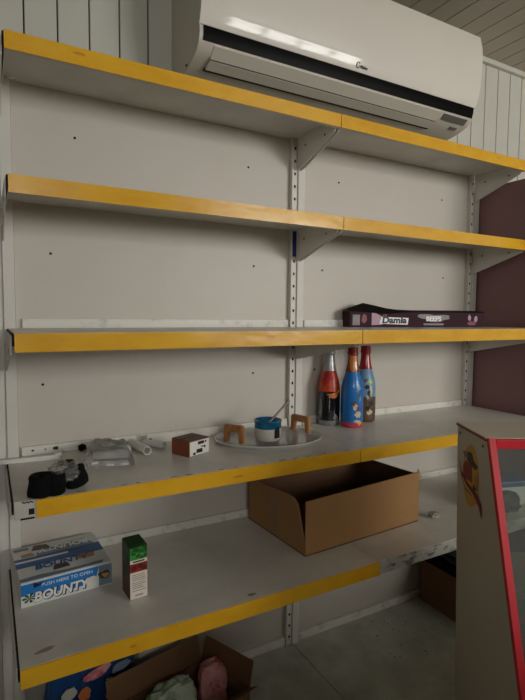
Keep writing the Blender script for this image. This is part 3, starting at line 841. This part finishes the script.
bm = bmesh.new(); box(bm, (-.001, .012, .05), (0, .03, .12), 0, 0, T); obj('side_print', bm, 'palm', jc)

# brown cardboard box, open, one corner split
cb = thing('cardboard_box', (.06, -.2, z), 'large open brown cardboard box with a split front corner, spanning the two lower shelves', 'box')
N = Vector((-.190, -.382, 0)); R = Vector((.336, -.348, 0)); B = Vector((-.212, -.032, 0)); Q = Vector((.315, -.016, 0))
def wallp(bm, a, b, za, zb, th, mi=0, zlow=z):
    """upright cardboard wall from a to b with heights za, zb"""
    d = (b-a).normalized(); nrm = Vector((-d.y, d.x, 0))*th
    vs = []
    for p, h in ((a, zlow), (b, zlow), (b, zb), (a, za)):
        vs.append((Vector((p.x, p.y, h)), Vector((p.x+nrm.x, p.y+nrm.y, h))))
    o = [bm.verts.new(q[0]) for q in vs]; i = [bm.verts.new(q[1]) for q in vs]
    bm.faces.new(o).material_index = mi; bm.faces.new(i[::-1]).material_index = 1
    for k in range(4): bm.faces.new((o[k], o[(k+1) % 4], i[(k+1) % 4], i[k])).material_index = mi
bm = bmesh.new()
prism(bm, [(N.x, N.y), (R.x, R.y), (Q.x, Q.y), (B.x, B.y)], z+.0002, z+.005, ID, 1)
wallp(bm, N, R, z+.178, z+.188, .004, 0, z+.005)
wallp(bm, R, Q, z+.178, z+.17, .004, 0, z+.005); wallp(bm, Q, B, z+.165, z+.155, .004, 0, z+.005)
obj('box_shell', bm, ['card', 'card_in'], cb)
bm = bmesh.new()                                                   # left side, torn away from the corner
T = F((B.x, B.y, z+.005), (N-B).normalized(), y=(0, 0, 1))
sl = (N-B).length
prism(bm, [(0, 0), (sl-.002, 0), (sl-.008, .045), (sl-.028, .10), (sl-.044, .150), (sl-.064, .164), (sl-.10, .168), (sl-.17, .162), (0, .150)], -.004, 0, T)
o = obj('torn_side', bm, ['card', 'card_in'], cb)
bm = bmesh.new()                                                   # flaps folded down inside
wallp(bm, N.lerp(R, .03)+Vector((.004, .008, 0)), N.lerp(R, .97)+Vector((0, .008, 0)), z+.174, z+.178, .004, 1, z+.07)
obj('inner_flap', bm, ['card_in', 'card_in'], cb)
bm = bmesh.new()
wallp(bm, Q.lerp(B, .03)-Vector((0, .009, 0)), Q.lerp(B, .97)-Vector((0, .009, 0)), z+.158, z+.149, .004, 1, z+.06)
obj('inner_flap', bm, ['card_in', 'card_in'], cb)
bm = bmesh.new()
prism(bm, [(0, 0), (.026, .004), (.022, .024), (.006, .030)], 0, .003, F((R.x-.002, R.y+.004, z+.166), (.75, .65, .1), z=(.5, -.75, .1)))
obj('corner_flap', bm, 'card', cb)
bm = bmesh.new(); T = F((B.x, B.y, z+.005), (N-B).normalized(), y=(0, 0, 1)); box(bm, (.15, 0.005, 0.0001), (.19, .14, .0008), 0, 0, T)
obj('tape', bm, 'tape', cb)

bm = bmesh.new(); pillow(bm, F((.412, -.352, z), (1, -.4, 0), z=(0, 0, 1)), .036, .022, .02, 9, 8, .5, .8)
seat(tag(obj('foil_scrap', bm, 'foil', None, True), 'small crumpled foil scrap alone on the bare shelf right of the box', 'scrap'))
# packs at the right of shelf 5, seen through the kiosk glass
bm = bmesh.new(); pillow(bm, F((.70, -.445, z), (1, -.4, 0), z=(0, 0, 1)), .10, .06, .075, 3, 10, .25, .7)
seat(tag(obj('grey_pouch', bm, 'pouch', None, True), 'dark grey crumpled pouch seen through the kiosk glass', 'pouch'))
tb = thing('tub', (.82, -.40, z), 'white tub with a dark blue lid behind the grey pouch', 'tub')
bm = bmesh.new(); T = F((.79, -.36, z), (1, -.3, 0), z=(0, 0, 1)); box(bm, (-.10, -.05, 0), (.10, .05, .075), .006, 0, T); obj('tub_body', bm, 'white', tb)
bm = bmesh.new(); box(bm, (-.104, -.054, .0755), (.104, .054, .100), .006, 0, T); obj('lid', bm, 'sky_d', tb)

# ------------------------------------------------------------------ base deck contents
z = ZB
Cc = Vector((-.447, -.150, 0)); u = Vector((-.975, -.222, 0)); v = Vector((.40, -.916, 0)); lu, lv, h0 = .33, .21, .17
ob = thing('open_carton', Cc+u*.16+v*.10+Vector((0, 0, z)), 'dark brown open carton with raised flaps, packed with wrapped sweets, under the lowest shelf', 'carton')
a, b, c, d = Cc, Cc+u*lu, Cc+u*lu+v*lv, Cc+v*lv
bm = bmesh.new()
prism(bm, [(q.x, q.y) for q in (a, b, c, d)], z+.0002, z+.004, ID, 0)
for p, q in ((a, b), (b, c), (c, d), (d, a)): wallp(bm, p, q, z+h0, z+h0, .004, 0, z+.004)
obj('carton_shell', bm, ['card_d', 'card_d'], ob)
def flap(p, q, out, rise, cut0, cut1):
    bm = bmesh.new()
    d = (q-p).normalized(); L_ = (q-p).length; o = Vector(out)
    lo = [p+Vector((0, 0, z+h0+.001)), q+Vector((0, 0, z+h0+.001))]
    hi = [q-d*cut1+o+Vector((0, 0, z+h0+rise)), p+d*cut0+o+Vector((0, 0, z+h0+rise))]
    n = d.cross(Vector((0, 0, 1)))*.003
    f1 = [bm.verts.new(w) for w in lo+hi]; f2 = [bm.verts.new(w+n) for w in lo+hi]
    bm.faces.new(f1); bm.faces.new(f2)
    for k in range(4): bm.faces.new((f1[k], f1[(k+1) % 4], f2[(k+1) % 4], f2[k]))
    obj('flap', bm, 'card_d', ob)
flap(a, b, (-.004, .018, 0), .075, .006, .0)
flap(a, d, (.014, .004, 0), .08, .006, .0)
flap(b, c, (-.06, .01, 0), .05, .0, .03)
flap(c, d, (-.01, -.06, 0), .05, .0, .0)
def packet(name, P, rz, tilt, s, m, label, seed, group='sweet packets in the open carton'):
    bm = bmesh.new()
    T = Matrix.Translation(P) @ Matrix.Rotation(rz, 4, 'Z') @ Matrix.Rotation(tilt, 4, 'X')
    pillow(bm, T, s[0], s[1], s[2], seed, 12, .14, .55)
    return seat(tag(obj(name, bm, m, None, True), label, 'packet', group))
packet('sweet_packet', Vector((-.580, -.285, z+.03)), .25, -.25, (.15, .08, .165), 'green_w', 'pale green and white sweet packet standing in the open carton', 3)
packet('sweet_packet', Vector((-.452, -.262, z+.03)), -.25, -.2, (.088, .075, .168), 'pink_w', 'pink and red sweet packet at the right of the open carton', 5)
# blue packet and white bag behind
bm = bmesh.new()
T = Matrix.Translation((-.80, -.105, z)) @ Matrix.Rotation(.12, 4, 'Z')
bp = thing('snack_packet', (-.80, -.105, z), 'dark blue snack packet with pink and orange prints, left of the open carton', 'packet')
pillow(bm, T, .25, .08, .295, 7, 14, .08, .35); obj('wrapper', bm, 'bb', bp, True)
dirn = (math.cos(.12), math.sin(.12), 0)
def bpatch(dx, dz, rx, rz, m, seed, ang=.2):
    bm = bmesh.new()
    pts = []
    n = 24
    T = F((-.80+dx, -.105-.047+dx*.12, z+dz), (math.cos(.12), math.sin(.12), ang), y=(0, .3, 1))
    blob(bm, T, rx, rz, .008, seed, amp=.25); obj('print_patch', bm, m, bp)
bpatch(.012, .245, .042, .014, 'pink_w', 2, .3); bpatch(-.025, .195, .018, .016, 'orange', 3, .1); bpatch(-.07, .212, .022, .016, 'white_w', 8, .5)
bpatch(.086, .236, .030, .012, 'silver_d', 6); bpatch(.066, .165, .030, .014, 'pink_w', 9); bpatch(.05, .205, .010, .008, 'green_w', 5)
bm = bmesh.new()
wb = thing('white_packet', (-.575, -.06, z), 'white packet with a red mark standing behind the open carton', 'packet')
T = Matrix.Translation((-.575, -.068, z)) @ Matrix.Rotation(.05, 4, 'Z')
pillow(bm, T, .17, .07, .23, 11, 12, .1, .4); obj('wrapper', bm, 'white_w', wb, True)
bm = bmesh.new(); lathe(bm, [(.013, .0), (.018, .0), (.018, .005), (.013, .005), (.013, 0)], F((-.600, -.112, z+.180), (1, 0, .2), z=(0, -1, .2)), 20, cap=False); obj('red_mark', bm, 'j_red', wb)
# carton at the right of the base deck
rc = thing('storage_carton', (.86, -.14, z), 'dark brown carton with a black lid on the right base deck, half behind the kiosk', 'carton')
bm = bmesh.new(); box(bm, (.70, -.34, z+.0002), (.965, -.03, z+.20), .003); obj('carton_body', bm, 'card_d', rc)
bm = bmesh.new(); box(bm, (.692, -.345, z+.2005), (.966, -.028, z+.225), .004); obj('lid', bm, 'black_cloth', rc)
bm = bmesh.new(); pillow(bm, F((.83, -.19, z+.2255), (1, 0, 0), z=(0, 0, 1)), .22, .26, .06, 4, 8, .2, .5)
seat(tag(obj('dark_sack', bm, 'pouch', None, True), 'dark grey sack lying on the black lid of the storage carton', 'sack'))

# ------------------------------------------------------------------ display kiosk
rr_ = Vector((.876, -.483, 0)).normalized(); ff = Vector((.483, .876, 0)).normalized()
KB = Vector((.018, -.771, 0)); KZ = 1.233; KW = .46
kd0 = .173                                                       # depth at the top
kslope = .152/.466                                               # how far the front comes out per metre of drop
kz1 = .55; kd1 = kd0+(KZ-kz1)*kslope
ki = thing('display_kiosk', KB+rr_*.23-ff*.15, 'grey display kiosk with red edges and a sloping glass front, at the right foreground', 'display kiosk')
def kp(a, b, zz): return KB+rr_*a-ff*b+Vector((0, 0, zz))        # a along the width, b towards the viewer
side = [(0, .0), (0, KZ), (kd0, KZ), (kd1, kz1), (kd1, 0)]
for nm, a0 in (('side_panel', 0), ('side_panel', KW-.012)):
    bm = bmesh.new()
    T = Matrix((-ff, Vector((0, 0, 1)), rr_)).transposed().to_4x4(); T.translation = kp(a0, 0, 0)
    prism(bm, side, 0, .012, T)
    for b_, z_ in ((.018, KZ-.02), (kd0-.022, KZ-.02)):
        disc(bm, F(kp(a0-.0004, b_, z_), -ff, z=-rr_), .0035, .0035, .0008, 12, 1)
    sp_ = obj(nm, bm, ['kiosk', 'dark'], ki)
    if a0 == 0: side_l = sp_
bm = bmesh.new()
T = Matrix((rr_, -ff, Vector((0, 0, 1)))).transposed().to_4x4(); T.translation = kp(0, 0, 0)
box(bm, (-.002, -.002, KZ+.0005), (KW+.002, kd0-.004, KZ+.004), .001, 0, T); obj('top_panel', bm, 'kiosk_top', ki)
# red edging
bm = bmesh.new()
box(bm, (-.003, -.002, KZ-.004), (-.0003, kd0, KZ+.0015), 0, 0, T)
obj('red_edge', bm, 'k_brick', ki)
def strut(bm, A, B, wx, wy):
    """bar along A-B, width wx along the kiosk width, wy across"""
    d = (B-A).normalized(); n = -rr_.cross(d).normalized()
    vs = []
    for p in (A, B):
        for s, t in ((0, 0), (1, 0), (1, 1), (0, 1)): vs.append(bm.verts.new(p+rr_*wx*s+n*wy*t))
    for q in ((0, 1, 2, 3), (4, 5, 6, 7), (0, 1, 5, 4), (1, 2, 6, 5), (2, 3, 7, 6), (3, 0, 4, 7)): bm.faces.new([vs[i] for i in q])
for a0 in (-.002, KW-.015):
    bm = bmesh.new(); strut(bm, kp(a0, kd0-.002, KZ+.003), kp(a0, kd1-.002, kz1), .0145, .014)
    strut(bm, kp(a0, kd1+.0, kz1-.0005), kp(a0, kd1+.0, 0.0), .0145, .012); obj('red_edge', bm, 'red', ki)
bm = bmesh.new(); box(bm, (.0152, kd0-.004, KZ-.017), (KW-.0152, kd0+.012, KZ+.003), .001, 0, T); obj('red_edge', bm, 'red', ki)
# glass
bm = bmesh.new(); strut(bm, kp(.0155, kd0+.004, KZ-.0175), kp(.0155, kd1-.002, kz1+.003), KW-.031, .004); obj('glass_front', bm, 'glass', ki)
bm = bmesh.new(); box(bm, (.0155, kd1-.012, 0), (KW-.0155, kd1, kz1), .001, 0, T); obj('lower_front', bm, 'kiosk', ki)
# stepped shelves inside
for zz, b0, b1 in ((.895, .05, .24), (.755, .02, .30), (.635, .01, .345)):
    bm = bmesh.new(); box(bm, (.013, b0, zz), (KW-.013, b1, zz+.018), .002, 0, T); obj('inner_shelf', bm, 'k_shelf', ki)
bm = bmesh.new(); box(bm, (.013, .002, .05), (KW-.013, .008, .892), 0, 0, T); obj('back_board', bm, 'k_back', ki)
# sticker on the side panel: gold oval, navy cap, brick block and a red ribbon
TS = lambda b_, z_, o=.0004: F(kp(-o, b_, z_), -ff, z=-rr_)
cz = KZ-.112; cb_ = .084
def spatch(fn, m, nm='sticker'):
    bm = bmesh.new(); fn(bm); o = obj(nm, bm, m, side_l); return o
tilt = Matrix.Rotation(-.06, 4, 'Z')
spatch(lambda bm: disc(bm, TS(cb_, cz) @ tilt, .046, .078, .0006, 36), 'k_gold')
spatch(lambda bm: blob(bm, TS(cb_+.004, cz+.040, .0008) @ Matrix.Rotation(-.25, 4, 'Z'), .034, .013, .0006, 4, amp=.6), 'k_navy')
spatch(lambda bm: blob(bm, TS(cb_-.028, cz+.046, .0010), .014, .010, .0006, 7, amp=.5), 'grey_print')
spatch(lambda bm: prism(bm, [(-.038, -.022), (.016, -.020), (.014, .022), (-.022, .026), (-.038, .012)], 0, .0006, TS(cb_-.004, cz+.006, .0011)), 'k_brick')
spatch(lambda bm: blob(bm, TS(cb_+.034, cz-.004, .0011), .012, .018, .0006, 3, amp=.4), 'gold')
spatch(lambda bm: blob(bm, TS(cb_+.024, cz-.022, .0013), .010, .007, .0006, 5, amp=.5), 'j_dark')
def ribbon(bm):
    up = [(-.066, .024), (-.052, -.004), (-.02, -.020), (.015, -.026), (.046, -.034), (.064, -.050)]
    dn = [(.065, -.082), (.050, -.056), (.016, -.046), (-.022, -.044), (-.050, -.024)]
    prism(bm, up+dn, 0, .0006, TS(cb_, cz, .0015))
spatch(ribbon, 'k_red')
spatch(lambda bm: prism(bm, [(-.046, -.016), (-.02, -.031), (.016, -.038), (.04, -.05), (.04, -.054), (.014, -.043), (-.022, -.037), (-.046, -.022)], 0, .0004, TS(cb_, cz, .0022)), 'b_cream')

for o_ in list(ki.children)+list(side_l.children):                 # the stand widens a touch towards its top on the left
    for v_ in o_.data.vertices:
        v_.co += rr_*(.026*(KZ-v_.co.z))
# unseen counter, added to keep window light off the lower shelves
ct = thing('shade_counter', (.4, -2.12, 0), 'unseen pale grey counter added behind the camera to shade the lower shelves', 'counter')
bm = bmesh.new(); box(bm, (-1.7, -2.35, 0), (2.5, -1.9, 1.06), .003); obj('carcass', bm, 'kiosk', ct)
bm = bmesh.new(); box(bm, (-1.73, -2.38, 1.0605), (2.53, -1.87, 1.10), .004); obj('worktop', bm, 'card_d', ct)

# ------------------------------------------------------------------ light
wd = bpy.data.worlds.new('world'); SC.world = wd; wd.use_nodes = True
wd.node_tree.nodes['Background'].inputs[0].default_value = (.80, .88, 1, 1)
wd.node_tree.nodes['Background'].inputs[1].default_value = 2.0
for (WX0, WX1, nb, WZ0), en in zip(WINS, (136, 28)):
    ld = bpy.data.lights.new('daylight', 'AREA'); ld.shape = 'RECTANGLE'
    ld.size = WX1-WX0; ld.size_y = WZ1-WZ0; ld.energy = en; ld.color = (1, .972, .915)
    lo = bpy.data.objects.new('daylight', ld); COL.objects.link(lo)
    lo.location = ((WX0+WX1)/2, YF-.12, (WZ0+WZ1)/2); lo.rotation_euler = (PI/2, 0, 0)

# ------------------------------------------------------------------ camera
cd = bpy.data.cameras.new('camera'); cam = bpy.data.objects.new('camera', cd); COL.objects.link(cam)
yaw, pit, rol = math.radians(28.902), math.radians(-4.0258), math.radians(.499)
fw = Vector((math.sin(yaw)*math.cos(pit), math.cos(yaw)*math.cos(pit), math.sin(pit)))
r0 = Vector((math.cos(yaw), -math.sin(yaw), 0)); u0 = r0.cross(fw)
r1 = math.cos(rol)*r0+math.sin(rol)*u0; u1 = -math.sin(rol)*r0+math.cos(rol)*u0
m = Matrix((r1, u1, -fw)).transposed().to_4x4(); m.translation = Vector((-1.0502, -1.6478, 1.5111))
cam.matrix_world = m
cd.sensor_fit = 'HORIZONTAL'; cd.sensor_width = 36; cd.lens = 36*498.21/525
cd.clip_start = .05
SC.camera = cam
SC.view_settings.view_transform = 'Standard'; SC.view_settings.look = 'None'
SC.view_settings.exposure = 0; SC.view_settings.gamma = 1; SC.view_settings.use_curve_mapping = False
SC.cycles.use_denoising = True
SC.cycles.max_bounces = 10; SC.cycles.diffuse_bounces = 6; SC.cycles.transparent_max_bounces = 12
SC.cycles.sample_clamp_indirect = 4
